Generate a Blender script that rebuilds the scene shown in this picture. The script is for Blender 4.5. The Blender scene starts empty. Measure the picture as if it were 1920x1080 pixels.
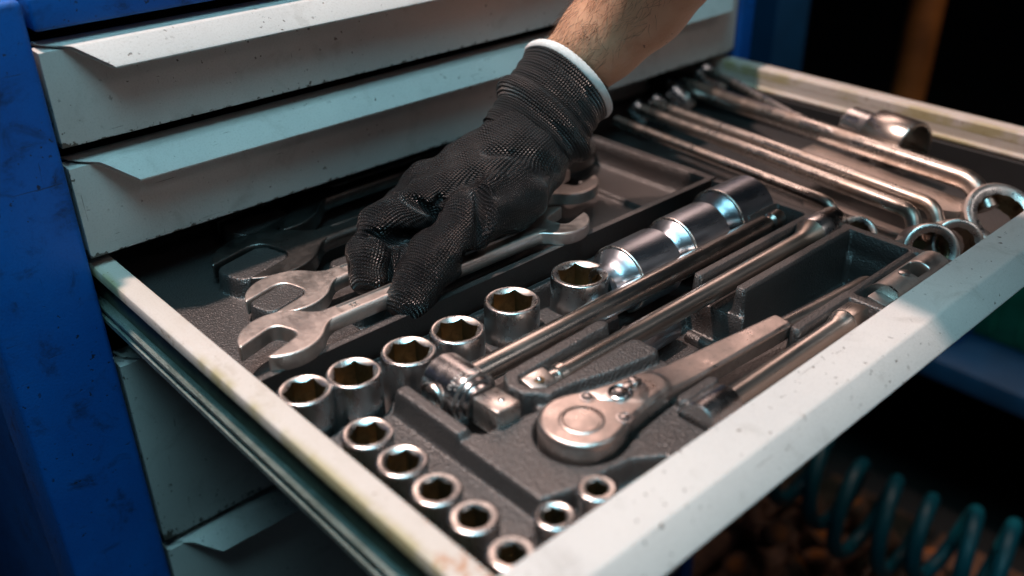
import bpy, bmesh, math, random
import numpy as np
from mathutils import Matrix, Vector

random.seed(7); rng = np.random.default_rng(7)
S = 0.001                                   # every length below is in millimetres
SC = bpy.context.scene
COL = SC.collection
PI = math.pi

# ------------------------------------------------------------------ camera, world, lamps, exposure
CAM_R = ((0.7375020900887183, 0.3416728841771061, -0.582537816225582),
         (-0.6752280310920897, 0.35701201225192897, -0.6454529643090411),
         (-0.0125607779325934, 0.8693687729185622, 0.49400421408303974))
CAM_C = (-163.698, -534.647, 265.568)
cd = bpy.data.cameras.new('camera'); cam = bpy.data.objects.new('camera', cd); COL.objects.link(cam)
m4 = Matrix(CAM_R).to_4x4(); m4.translation = Vector(CAM_C) * S
cam.matrix_world = m4
cd.sensor_width = 36; cd.lens = 1781.224 / 1920 * 36; cd.clip_start = 0.02; cd.clip_end = 60
cd.dof.use_dof = True; cd.dof.focus_distance = 0.560; cd.dof.aperture_fstop = 4.0
SC.camera = cam
w = bpy.data.worlds.new('World'); SC.world = w; w.use_nodes = True
w.node_tree.nodes['Background'].inputs[0].default_value = (0.016, 0.030, 0.042, 1)
w.node_tree.nodes['Background'].inputs[1].default_value = 0.5
SC.view_settings.view_transform = 'Standard'; SC.view_settings.look = 'None'
SC.view_settings.exposure = 0; SC.view_settings.gamma = 1

def lamp(name, kind, loc, target, energy, color, size=0.1, size_y=None):
    d = bpy.data.lights.new(name, kind); o = bpy.data.objects.new(name, d); COL.objects.link(o)
    d.energy = energy; d.color = color
    if kind == 'AREA':
        if size_y: d.shape = 'RECTANGLE'; d.size = size; d.size_y = size_y
        else: d.shape = 'DISK'; d.size = size
    o.location = Vector(loc) * S
    o.rotation_euler = (Vector(target) - Vector(loc)).to_track_quat('-Z', 'Y').to_euler()
    return o
k = lamp('ceiling_lamp', 'SPOT', (-125, 335, 1930), (225, -190, 0), 206, (1.0, 0.72, 0.63))
k.data.spot_size = math.radians(36); k.data.spot_blend = 0.7; k.data.shadow_soft_size = 0.042
k = lamp('overhead_panel', 'AREA', (-210, -580, 1440), (80, -150, 20), 3.2, (0.38, 0.84, 1.0), 0.75, 0.75); k.data.spread = math.radians(70)
k = lamp('tube_lamp', 'AREA', (700, -1500, 1250), (200, -250, 0), 0.6, (1.0, 0.88, 0.84), 1.3, 0.16); k.data.spread = math.radians(90)
k = lamp('far_sheen_fill', 'AREA', (1350, 800, 1300), (250, -200, -20), 1.5, (1.0, 0.68, 0.58), 0.9, 0.7); k.data.spread = math.radians(80)  # added warm fill, lifts the sheen on tray plastic and steel
k = lamp('background_fill', 'SPOT', (1150, -240, 520), (1340, 120, -330), 5.5, (1.0, 0.84, 0.74)); k.data.spot_size = math.radians(100); k.data.spot_blend = 0.5; k.data.shadow_soft_size = 0.1  # added fill that brightens the post, crate and heap beyond the cabinet

# ------------------------------------------------------------------ node materials
class NT:
    def __init__(s, name):
        s.m = bpy.data.materials.new(name); s.m.use_nodes = True
        s.t = s.m.node_tree; s.b = s.t.nodes['Principled BSDF']
        s.co = s.t.nodes.new('ShaderNodeTexCoord')
    def n(s, typ, **kw):
        nd = s.t.nodes.new(typ)
        for k, v in kw.items():
            if k.startswith('i_'): nd.inputs[k[2:].replace('_', ' ')].default_value = v
            else: setattr(nd, k, v)
        return nd
    def l(s, a, b): s.t.links.new(a, b)
    def noise(s, scale, detail=3, rough=0.55, vec=None, dist=0.0):
        nd = s.n('ShaderNodeTexNoise', i_Scale=scale, i_Detail=detail, i_Roughness=rough, i_Distortion=dist)
        s.l(vec or s.co.outputs['Object'], nd.inputs['Vector']); return nd.outputs['Fac']
    def ramp(s, x, a, b, ca=0.0, cb=1.0):
        nd = s.n('ShaderNodeMapRange'); nd.interpolation_type = 'SMOOTHSTEP'
        s.l(x, nd.inputs['Value'])
        for k, v in zip(('From Min', 'From Max', 'To Min', 'To Max'), (a, b, ca, cb)): nd.inputs[k].default_value = v
        return nd.outputs['Result']
    def mix(s, f, a, b):
        nd = s.n('ShaderNodeMix'); nd.data_type = 'RGBA'
        if isinstance(f, float): nd.inputs[0].default_value = f
        else: s.l(f, nd.inputs[0])
        for i, c in ((6, a), (7, b)):
            if isinstance(c, tuple): nd.inputs[i].default_value = (*c, 1)
            else: s.l(c, nd.inputs[i])
        return nd.outputs[2]
    def math(s, op, a, b=0.0):
        nd = s.n('ShaderNodeMath'); nd.operation = op
        for i, v in ((0, a), (1, b)):
            if isinstance(v, (int, float)): nd.inputs[i].default_value = v
            else: s.l(v, nd.inputs[i])
        return nd.outputs[0]
    def scale(s, sx, sy, sz, rot=(0, 0, 0)):
        nd = s.n('ShaderNodeMapping'); nd.inputs['Scale'].default_value = (sx, sy, sz); nd.inputs['Rotation'].default_value = rot
        s.l(s.co.outputs['Object'], nd.inputs['Vector']); return nd.outputs['Vector']
    def bump(s, h, dist, strength=1.0):
        nd = s.n('ShaderNodeBump'); nd.inputs['Distance'].default_value = dist; nd.inputs['Strength'].default_value = strength
        s.l(h, nd.inputs['Height']); s.l(nd.outputs[0], s.b.inputs['Normal'])
    def set(s, **kw):
        for k, v in kw.items():
            k = k.replace('_', ' ')
            if isinstance(v, (int, float)): s.b.inputs[k].default_value = v
            elif isinstance(v, tuple): s.b.inputs[k].default_value = (*v, 1)
            else: s.l(v, s.b.inputs[k])

def paint(name, base, base2, chip, chips=0.5, dirt=(0.10, 0.08, 0.06), rough=0.42, smudge=0.45, edge=1.0, stain=False):
    p = NT(name)
    big = p.noise(9, 4, 0.6); mid = p.noise(38, 5, 0.65, dist=0.6)
    c = p.mix(p.ramp(big, 0.3, 0.7), base, base2)
    c = p.mix(p.math('MULTIPLY', p.ramp(mid, 0.52, 0.74), smudge), c, dirt)
    sp = p.noise(260, 2, 0.5); cl = p.noise(24, 2, 0.5)
    spots = p.math('MULTIPLY', p.ramp(sp, 0.672, 0.70), p.ramp(cl, 0.46, 0.60))
    sp2 = p.noise(110, 3, 0.6, dist=1.2)
    spots = p.math('MAXIMUM', spots, p.ramp(sp2, 0.765, 0.785))
    scr = p.noise(34, 2, 0.5, vec=p.scale(1.0, 22, 22, (0.3, 0.5, 0.35)), dist=1.0)
    scr2 = p.noise(30, 2, 0.5, vec=p.scale(24, 24, 1.2, (0.25, -0.5, 0.2)), dist=1.0)
    s2 = p.math('MULTIPLY', p.math('MAXIMUM', p.ramp(scr, 0.735, 0.76), p.ramp(scr2, 0.74, 0.765)), 0.7)
    sg = p.n('ShaderNodeSeparateXYZ'); p.l(p.co.outputs['Generated'], sg.inputs[0])
    ez = p.math('MULTIPLY', p.ramp(sg.outputs[2], 0.10, 0.0), 0.26)                      # knocks along the lower edge
    ex = p.math('MULTIPLY', p.math('MAXIMUM', p.ramp(sg.outputs[0], 0.02, 0.0), p.ramp(sg.outputs[0], 0.98, 1.0)), 0.16)
    en = p.math('ADD', p.noise(170, 4, 0.7), p.math('MULTIPLY', p.math('ADD', ez, ex), edge))
    f = p.math('MULTIPLY', p.math('MAXIMUM', p.math('MAXIMUM', spots, s2), p.ramp(en, 0.76, 0.80)), chips)
    c = p.mix(f, c, chip)
    if stain:                                                                       # old oil along the outer edge, rust at the near corner
        o_ = p.math('MULTIPLY', p.ramp(sg.outputs[0], 0.42, 0.0), p.ramp(p.noise(22, 3, 0.6), 0.42, 0.62))
        c = p.mix(p.math('MULTIPLY', o_, 0.75), c, (0.36, 0.30, 0.12))
        r_ = p.math('MULTIPLY', p.ramp(sg.outputs[1], 0.16, 0.0), p.ramp(p.noise(75, 4, 0.65), 0.50, 0.62))
        c = p.mix(p.math('MULTIPLY', r_, 0.8), c, (0.42, 0.15, 0.04))
    fine = p.noise(900, 2, 0.6)
    c = p.mix(p.math('MULTIPLY', p.ramp(fine, 0.45, 0.75), 0.16), c, dirt)
    p.set(Base_Color=c, Roughness=p.ramp(mid, 0.2, 0.8, rough - 0.06, rough + 0.16), Specular_IOR_Level=0.4)
    h = p.math('SUBTRACT', p.noise(700, 2, 0.5), p.math('MULTIPLY', f, 1.5))
    p.bump(h, 0.0003, 0.45)
    return p.m

def metal(name, base, dirt, rough=0.26, dirty=0.6, scale=60, grain=0.25, spec=(1, 1, 1), bump=0.00006, streak=1):
    p = NT(name)
    oi = p.n('ShaderNodeObjectInfo')
    n1 = p.noise(scale, 5, 0.65, vec=p.scale(1 / streak, 1, 1), dist=0.4); n2 = p.noise(scale * 6, 3, 0.6, vec=p.scale(1 / streak, 1, 1))
    c = p.mix(p.math('MULTIPLY', p.ramp(n1, 0.42, 0.72), dirty), base, dirt)
    c = p.mix(p.math('MULTIPLY', p.ramp(n2, 0.55, 0.8), grain), c, (dirt[0] * .6, dirt[1] * .55, dirt[2] * .5))
    r = p.math('ADD', p.ramp(n1, 0.3, 0.75, rough - 0.05, rough + 0.16), p.math('MULTIPLY', p.ramp(n2, 0.4, 0.8), 0.10))
    p.set(Base_Color=c, Metallic=1.0, Roughness=r)
    sc = p.noise(500, 2, 0.6, vec=p.scale(1, 9, 9, (0.2, 0.4, 0.1)))
    p.bump(p.math('ADD', p.math('MULTIPLY', p.noise(1500, 2, 0.6), 0.6), sc), bump, 0.5)
    return p.m

def plastic(name, base, base2, rough=0.5, grain=900, h=0.00025, spec=1.0):
    p = NT(name)
    n = p.noise(30, 4, 0.6)
    v = p.n('ShaderNodeTexVoronoi', i_Scale=grain); p.l(p.co.outputs['Object'], v.inputs['Vector'])
    dust = p.ramp(p.noise(420, 3, 0.7), 0.56, 0.8)
    c = p.mix(p.ramp(n, 0.3, 0.7), base, base2)
    c = p.mix(p.math('MULTIPLY', dust, 0.2), c, (0.11, 0.085, 0.075))
    p.set(Base_Color=c, Roughness=p.ramp(n, 0.2, 0.8, rough - .06, rough + .1), Specular_IOR_Level=spec, Coat_Weight=0.5, Coat_Roughness=0.45)
    p.bump(p.math('ADD', v.outputs['Distance'], p.math('MULTIPLY', p.noise(grain * .45, 3, .6), 1.2)), h * 1.6, 0.9)
    return p.m

def plain(name, base, rough=0.6, var=0.3, scale=40, metallic=0.0):
    p = NT(name)
    c = p.mix(p.ramp(p.noise(scale, 4, 0.6), 0.3, 0.7), base, tuple(x * (1 - var) for x in base))
    p.set(Base_Color=c, Roughness=rough, Metallic=metallic)
    return p.m

M = {}
M['blue'] = paint('blue_paint', (0.002, 0.105, 0.42), (0.002, 0.072, 0.32), (0.012, 0.014, 0.02), 0.9, (0.003, 0.014, 0.05), 0.46, 0.85, 0.3)
M['grey'] = paint('light_grey_paint', (0.62, 0.585, 0.56), (0.54, 0.515, 0.50), (0.07, 0.045, 0.03), 0.9, (0.20, 0.165, 0.13), 0.40, 0.26)
M['rail'] = paint('drawer_rail_paint', (0.60, 0.535, 0.495), (0.54, 0.475, 0.42), (0.20, 0.10, 0.04), 0.6, (0.24, 0.17, 0.09), 0.45, 0.34, 1.0, True)
M['slide'] = plastic('greasy_slide_steel', (0.26, 0.30, 0.27), (0.10, 0.13, 0.11), 0.5, 1200, 0.0005, 0.6)
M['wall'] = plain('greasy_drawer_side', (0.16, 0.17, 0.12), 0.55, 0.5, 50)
M['dark'] = plain('black_interior', (0.012, 0.012, 0.013), 0.7, 0.3)
M['tray'] = plastic('black_moulded_plastic', (0.030, 0.025, 0.024), (0.020, 0.018, 0.018), 0.42)
M['mat'] = plastic('drawer_mat', (0.030, 0.025, 0.024), (0.018, 0.016, 0.016), 0.5, 500)
M['chrome'] = metal('satin_chrome', (0.56, 0.555, 0.56), (0.32, 0.28, 0.25), 0.20, 0.5, 26, 0.14)
M['rim'] = metal('bright_worn_rim', (0.74, 0.715, 0.69), (0.42, 0.35, 0.29), 0.26, 0.45, 120)
M['bore'] = metal('oily_brown_bore', (0.30, 0.225, 0.13), (0.08, 0.05, 0.025), 0.34, 0.9, 90, 0.5)
M['bar'] = metal('stained_steel_bar', (0.56, 0.525, 0.49), (0.32, 0.235, 0.175), 0.25, 0.75, 30, 0.25, streak=7)
M['forged'] = metal('forged_satin_steel', (0.70, 0.63, 0.59), (0.42, 0.35, 0.31), 0.36, 0.5, 40, 0.35, bump=0.00012)
M['black'] = metal('shade_darkened_steel', (0.17, 0.165, 0.16), (0.07, 0.065, 0.06), 0.30, 0.6, 40, 0.35, bump=0.00012)  # spanner steel darkened in colour for the shade under the closed drawers
M['impact'] = metal('blued_bright_steel', (0.44, 0.47, 0.52), (0.28, 0.30, 0.35), 0.27, 0.6, 22, 0.12, streak=5)
M['ratchet'] = metal('worn_ratchet_steel', (0.60, 0.53, 0.50), (0.34, 0.27, 0.235), 0.29, 0.5, 55, 0.45, bump=0.0001)
M['teal'] = plain('teal_hose', (0.003, 0.095, 0.125), 0.4, 0.2)
M['rust'] = plain('rusty_iron', (0.17, 0.075, 0.04), 0.65, 0.6, 60)
M['orange'] = plain('orange_paint', (0.42, 0.13, 0.025), 0.6, 0.6, 8)
M['green'] = plain('green_crate_plastic', (0.01, 0.16, 0.09), 0.5, 0.3)
M['navy'] = plain('dark_blue_paint', (0.005, 0.06, 0.15), 0.5, 0.4, 6)
M['floor'] = plain('dark_workshop_floor', (0.020, 0.018, 0.017), 0.7, 0.5, 4)
M['cuff'] = plain('white_elastic_yarn', (0.72, 0.73, 0.72), 0.8, 0.15, 300)

# ------------------------------------------------------------------ mesh helpers
class G:
    """verts and faces of one mesh, millimetres"""
    def __init__(s): s.V = []; s.F = []; s.n = 0
    def add(s, V, F, T=None):
        V = np.asarray(V, float)
        if T is not None:
            T = np.array(T); V = V @ T[:3, :3].T + T[:3, 3]
        s.V.append(V); s.F += [tuple(i + s.n for i in f) for f in F]; s.n += len(V); return s
    def loft(s, rings, cap=(True, True), closed=True, T=None):
        R = np.asarray(rings, float); k, n = R.shape[:2]; F = []
        m = n if closed else n - 1
        for i in range(k - 1):
            for j in range(m):
                a, b = i * n + j, i * n + (j + 1) % n
                F.append((a, b, b + n, a + n))
        if cap[0]: F.append(tuple(range(n - 1, -1, -1)))
        if cap[1]: F.append(tuple((k - 1) * n + j for j in range(n)))
        return s.add(R.reshape(-1, 3), F, T)
    def lathe(s, prof, axis='x', n=40, cap=(True, True), T=None):
        a = np.arange(n) * 2 * PI / n; rings = []
        for t, r in prof:
            c, d = r * np.cos(a), r * np.sin(a); o = np.full(n, float(t))
            rings.append(np.stack({'x': (o, c, d), 'y': (d, o, c), 'z': (c, d, o)}[axis], 1))
        return s.loft(rings, cap, True, T)
    def box(s, lo, hi, bev=0.0, seg=2, T=None):
        bm = bmesh.new(); bmesh.ops.create_cube(bm, size=1)
        lo = np.array(lo, float); hi = np.array(hi, float)
        for v in bm.verts: v.co = Vector((np.array(v.co) + .5) * (hi - lo) + lo)
        if bev: bmesh.ops.bevel(bm, geom=list(bm.edges), offset=bev, segments=seg, affect='EDGES', profile=0.5)
        bm.verts.index_update()
        V = [v.co[:] for v in bm.verts]; F = [tuple(v.index for v in f.verts) for f in bm.faces]; bm.free()
        return s.add(V, F, T)
    def prism(s, prof, x0, x1, T=None):
        """closed (y, z) profile swept along x; x0 / x1 may differ per profile point"""
        n = len(prof)
        a = np.array([(x0[i] if hasattr(x0, '__len__') else x0, p[0], p[1]) for i, p in enumerate(prof)])
        b = np.array([(x1[i] if hasattr(x1, '__len__') else x1, p[0], p[1]) for i, p in enumerate(prof)])
        return s.loft([a, b], T=T)
    def tube(s, pts, rad, n=16, cap=True, T=None):
        P = np.asarray(pts, float); k = len(P); rad = np.broadcast_to(np.asarray(rad, float), (k,))
        Tn = np.gradient(P, axis=0); Tn /= np.linalg.norm(Tn, axis=1)[:, None] + 1e-12
        u = np.cross(Tn[0], (0, 0, 1.0)); u = u if np.linalg.norm(u) > .1 else np.cross(Tn[0], (0, 1.0, 0))
        a = np.arange(n) * 2 * PI / n; rings = []
        for i in range(k):
            u = u - Tn[i] * (u @ Tn[i]); u /= np.linalg.norm(u); v = np.cross(Tn[i], u)
            rings.append(P[i] + rad[i] * (np.cos(a)[:, None] * u + np.sin(a)[:, None] * v))
        return s.loft(rings, (cap, cap), True, T)
    def data(s): return (np.concatenate(s.V) if s.V else np.zeros((0, 3))), s.F

def link(name, me, mat, parent):
    o = bpy.data.objects.new(name, me); COL.objects.link(o)
    if mat is not None: me.materials.append(mat)
    if parent is not None: o.parent = parent
    return o
def mk(name, g, mat, parent=None, sharp=32, loc=None):
    V, F = g.data() if isinstance(g, G) else g
    me = bpy.data.meshes.new(name); me.from_pydata((np.asarray(V) * S).tolist(), [], F if isinstance(F, list) else F.tolist())
    bm = bmesh.new(); bm.from_mesh(me); bmesh.ops.recalc_face_normals(bm, faces=bm.faces); bm.to_mesh(me); bm.free()
    me.polygons.foreach_set('use_smooth', np.ones(len(me.polygons), bool))
    if sharp: me.set_sharp_from_angle(angle=math.radians(sharp))
    o = link(name, me, mat, parent)
    if loc is not None: o.location = Vector(loc) * S
    return o
def tag(o, label, cat, group=None, kind=None):
    if label: o['label'] = label
    if cat: o['category'] = cat
    if group: o['group'] = group
    if kind: o['kind'] = kind
    return o
def thing(name, label, cat, loc=(0, 0, 0), rz=0.0, group=None, rot=None):
    o = bpy.data.objects.new(name, None); COL.objects.link(o); o.empty_display_size = 0.01
    o.location = Vector(loc) * S; o.rotation_euler = rot if rot else (0, 0, rz)
    return tag(o, label, cat, group)
def dup(root, loc, label=None, rz=None):
    r = root.copy(); COL.objects.link(r); r.location = Vector(loc) * S
    if rz is not None: r.rotation_euler = (0, 0, rz)
    if label: r['label'] = label
    for c in list(root.children):
        d = c.copy(); COL.objects.link(d); d.parent = r
        for e in list(c.children):
            h = e.copy(); COL.objects.link(h); h.parent = d
    return r
def rotm(axis, deg, t=(0, 0, 0)):
    m = Matrix.Rotation(math.radians(deg), 4, axis); m.translation = Vector(t); return m

# 2-D / 3-D distance functions (numpy)
def sd_rect(x, y, x0, x1, y0, y1, r=0.0):
    qx = np.abs(x - (x0 + x1) / 2) - (x1 - x0) / 2 + r; qy = np.abs(y - (y0 + y1) / 2) - (y1 - y0) / 2 + r
    return np.hypot(np.maximum(qx, 0), np.maximum(qy, 0)) + np.minimum(np.maximum(qx, qy), 0) - r
def sd_cap(x, y, ax, ay, bx, by, r, r2=None):
    dx, dy = bx - ax, by - ay; t = np.clip(((x - ax) * dx + (y - ay) * dy) / (dx * dx + dy * dy), 0, 1)
    return np.hypot(x - ax - t * dx, y - ay - t * dy) - (r if r2 is None else r + (r2 - r) * t)
def sd_circ(x, y, cx, cy, r): return np.hypot(x - cx, y - cy) - r
def sd_poly(x, y, P):
    d = np.full(x.shape, 1e9); s = np.ones(x.shape)
    n = len(P)
    for i in range(n):
        (ax, ay), (bx, by) = P[i], P[i - 1]
        ex, ey = bx - ax, by - ay; wx, wy = x - ax, y - ay
        t = np.clip((wx * ex + wy * ey) / (ex * ex + ey * ey), 0, 1)
        d = np.minimum(d, (wx - ex * t) ** 2 + (wy - ey * t) ** 2)
        c1, c2, c3 = y >= ay, y < by, ex * wy > ey * wx
        flip = (c1 & c2 & c3) | (~c1 & ~c2 & ~c3)
        s = np.where(flip, -s, s)
    return s * np.sqrt(d)
def U(*a):
    r = a[0]
    for b in a[1:]: r = np.minimum(r, b)
    return r
def smin(a, b, k):
    h = np.clip(.5 + .5 * (b - a) / k, 0, 1); return b + (a - b) * h - k * h * (1 - h)
def smax(a, b, k): return -smin(-a, -b, k)
def ext(d2, z, z0, z1, r):
    """rounded extrusion of a 2-D distance"""
    q = np.abs(z - (z0 + z1) / 2) - (z1 - z0) / 2 + r; d2 = d2 + r
    return np.hypot(np.maximum(d2, 0), np.maximum(q, 0)) + np.minimum(np.maximum(d2, q), 0) - r

def surface_nets(f, lo, hi, h):
    ax = [np.arange(lo[i], hi[i] + h, h, dtype=np.float32) for i in range(3)]
    X, Y, Z = np.meshgrid(*ax, indexing='ij'); D = f(X, Y, Z).astype(np.float32); del X, Y, Z
    n = D.shape; c = tuple(k - 1 for k in n); neg = D < 0
    cnt = np.zeros(c, np.int8)
    for i in (0, 1):
        for j in (0, 1):
            for k in (0, 1): cnt += neg[i:i + c[0], j:j + c[1], k:k + c[2]]
    act = (cnt > 0) & (cnt < 8); I, J, K = np.nonzero(act)
    idx = np.full(c, -1, np.int64); idx[I, J, K] = np.arange(len(I))
    P = np.zeros((len(I), 3)); w = np.zeros(len(I))
    cr = [(i, j, k) for i in (0, 1) for j in (0, 1) for k in (0, 1)]
    for a in cr:
        for b in cr:
            if sum(b) - sum(a) == 1 and all(q >= p for p, q in zip(a, b)):
                da = D[I + a[0], J + a[1], K + a[2]]; db = D[I + b[0], J + b[1], K + b[2]]
                x = (da < 0) != (db < 0); t = np.where(x, da / np.where(x, da - db, 1), 0)
                for q in range(3): P[:, q] += np.where(x, a[q] + t * (b[q] - a[q]), 0)
                w += x
    P = P / w[:, None] + np.stack([I, J, K], 1)
    V = P * h + np.array([a[0] for a in ax])
    F = []
    for q in range(3):
        r, s = (q + 1) % 3, (q + 2) % 3
        sl0 = [slice(None)] * 3; sl1 = [slice(None)] * 3
        sl0[q] = slice(0, -1); sl1[q] = slice(1, None)
        ch = neg[tuple(sl0)] != neg[tuple(sl1)]
        e = np.argwhere(ch); e = e[(e[:, r] > 0) & (e[:, s] > 0) & (e[:, r] < c[r]) & (e[:, s] < c[s])]
        o = lambda dr, ds: idx[tuple((e[:, t] - (dr if t == r else 0) - (ds if t == s else 0)) for t in range(3))]
        quad = np.stack([o(0, 0), o(1, 0), o(1, 1), o(0, 1)], 1)
        ng = neg[tuple(e.T)]; quad[~ng] = quad[~ng][:, ::-1]
        F.append(quad)
    F = np.concatenate(F); F = F[(F >= 0).all(1)]
    return V, F
def big(name, V, F, mat, parent=None, loc=None):
    """fast mesh from quad arrays"""
    me = bpy.data.meshes.new(name); n = len(F)
    me.vertices.add(len(V)); me.vertices.foreach_set('co', (np.asarray(V) * S).astype(np.float32).ravel())
    me.loops.add(4 * n); me.loops.foreach_set('vertex_index', np.asarray(F, np.int32).ravel())
    me.polygons.add(n); me.polygons.foreach_set('loop_start', np.arange(0, 4 * n, 4, dtype=np.int32))
    me.polygons.foreach_set('use_smooth', np.ones(n, bool)); me.update(calc_edges=True)
    o = link(name, me, mat, parent)
    if loc is not None: o.location = Vector(loc) * S
    return o
def text(body, size, T, mat, parent, name='lettering', ext_mm=0.15):
    cu = bpy.data.curves.new(name, 'FONT'); cu.body = body; cu.size = size * S; cu.extrude = ext_mm * S
    cu.align_x = 'CENTER'; cu.align_y = 'CENTER'
    tmp = bpy.data.objects.new(name, cu); COL.objects.link(tmp)
    dg = bpy.context.evaluated_depsgraph_get(); me = bpy.data.meshes.new_from_object(tmp.evaluated_get(dg))
    bpy.data.objects.remove(tmp); o = link(name, me, None, parent); me.materials.clear(); me.materials.append(mat)
    T = Matrix(T); T.translation = T.translation * S; o.matrix_local = T
    return o

# ------------------------------------------------------------------ tool cabinet
def struct(o): o['kind'] = 'structure'; return o
g = G(); g.add([(-6000, -6000, -830), (6000, -6000, -830), (6000, 6000, -830), (-6000, 6000, -830)], [(0, 1, 2, 3)])
struct(mk('floor', g, M['floor']))
g = G(); g.box((-3000, 3000, -829), (4200, 3080, 2600)); g.box((3400, -3000, -829), (3480, 2998, 2600))
struct(mk('back_wall', g, M['dark'], None))

W = 600.0
cab = thing('tool_cabinet', 'blue workshop tool cabinet with light grey drawers, one pulled open', 'tool cabinet', (0, 0, -800))
Z0 = 800.0
def cpart(name, g, mat, par=None): 
    o = mk(name, g, mat, par or cab)
    if par is None or par is cab: o.location.z = Z0 * S
    return o
g = G(); g.box((-76, -3, -760), (-16.5, 60, 158), 4, 3); cpart('post', g, M['blue'])
g = G(); g.box((616, -3, -760), (640, 60, 158), 3, 3); cpart('post', g, M['blue'])
g = G(); g.box((-74, 60.3, -760), (-70, 520, 157), 1, 1); cpart('side_panel', g, M['blue'])
g = G(); g.box((634, 60.3, -760), (638, 520, 157), 1, 1); cpart('side_panel', g, M['blue'])
g = G(); g.box((-12.5, 2.2, 139), (613, 18, 157.5), 2.2, 3); cpart('top_panel', g, M['blue'])
g = G(); g.box((-69, 18.3, 150), (633, 518, 156.5), 1, 1); cpart('worktop', g, M['blue'])
g = G(); g.box((-69, 512, -760), (633, 517, 149), 1, 1); cpart('back_panel', g, M['dark'])
g = G(); g.box((-69, 62, -759), (633, 511, -756), 0); cpart('bottom_panel', g, M['dark'])
for x in (-16, 616):
    g = G(); g.box((x - 2, 24, -756), (x + 2, 500, 149), 0); cpart('inner_wall', g, M['dark'])
HP = [(18, 0), (8, 0.05), (-3.6, 0), (-4.7, -0.35), (-5.6, -1.05), (-15.9, -11.5), (-16.5, -12.5), (-16.3, -13.4), (-15.4, -13.7), (-14.2, -13.2), (-5.0, -3.0), (-3.8, -1.7), (17, -1.6)]
HX0 = [-12.5, -10.5, -1, 1.2, 2.6, 17, 18, 18, 18, 17, 3, 0.5, -12]
HX1 = [612.5, 610.5, 601, 598.8, 597.4, 583, 582, 582, 582, 583, 597, 599.5, 612]
def drawer_front(z, zbot, dy, par, mat=M['grey'], back=0):
    """folded sheet front: face, and the bent handle lip along its top"""
    p_ = dy + back
    g = G(); g.prism([(p_ + 0, z - 2.3), (dy + 15, z - 2.3), (dy + 15, zbot + 1), (dy + 14.6, zbot), (p_ + 1.4, zbot), (p_ + 0.3, zbot + .5), (p_, zbot + 1.6)], -14.3, 613.5)
    d = cpart('drawer', g, mat, par)
    g = G(); g.prism([(a + dy, b + z) for a, b in HP], HX0, HX1)
    h = mk('handle', g, mat, d)
    return d
for z, zb in ((131.2, 75.4), (65.5, 6.6), (-68.0, -219), (-226, -372), (-378, -530), (-536, -690)):
    drawer_front(z, zb, 0, cab)
# the open drawer
od = drawer_front(0, -56, -361, cab, back=12); od['label'] = 'drawer pulled fully open, full of tools'
def dpart(name, g, mat): return mk(name, g, mat, od)
RP = [(-14, -2), (-13.4, -.8), (-12.4, -.2), (-11, 0), (-1.6, 0), (-.6, -.3), (0, -1.2), (0, -9), (-1.6, -9), (-1.6, -2.2), (-12.4, -2.2), (-12.6, -7), (-14, -7)]
def along_y(prof, y0, y1, mirror=None):
    a = np.array([((mirror - p[0]) if mirror else p[0], y0, p[1]) for p in prof]); b = a.copy(); b[:, 1] = y1
    return G().loft([a, b])
dpart('side_rail', along_y(RP, 90, -347), M['rail'])
RPR = [(x * 1.3, z) for x, z in RP]
dpart('side_rail', along_y(RPR, 90, -347, 600.0), M['rail'])
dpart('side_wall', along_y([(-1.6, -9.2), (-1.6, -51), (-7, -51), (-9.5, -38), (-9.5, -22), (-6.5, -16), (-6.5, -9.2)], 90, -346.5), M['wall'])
dpart('side_wall', along_y([(0, -9.2), (0, -16), (3, -17.5), (3, -19), (0, -20.5), (0, -51), (-7, -51), (-7, -9.2)], 90, -346.5, 600.0), M['rail'])
sl = along_y([(-9.7, -27), (-13.2, -27), (-14.6, -28.4), (-14.6, -30.6), (-12.6, -31.6), (-12.6, -33.2), (-15.4, -34.2), (-15.4, -37.6), (-14.2, -39), (-9.7, -39)], 88, -344)
dpart('slide', sl, M['slide'])
dpart('slide', along_y([(-9.7, -27), (-14.6, -28.4), (-14.6, -37.6), (-9.7, -39)], 88, -344, 600.0), M['slide'])
g = G(); g.box((593.5, -343, -50), (596.4, 88, -20.5), .8, 1); dpart('dark_wall_strip', g, M['dark'])  # added black strip, stands in for shade on the wall below the ledge
g = G(); g.box((-1.5, -345, -53), (600, 90, -50.2)); dpart('drawer_floor', g, M['mat'])
g = G(); g.box((-1.5, 90.3, -53), (600, 93, -1)); dpart('back_wall', g, M['grey'])
g = G(); g.box((-12, -346, -59), (598, -343.4, -3)); dpart('inner_front', g, M['grey'])

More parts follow.
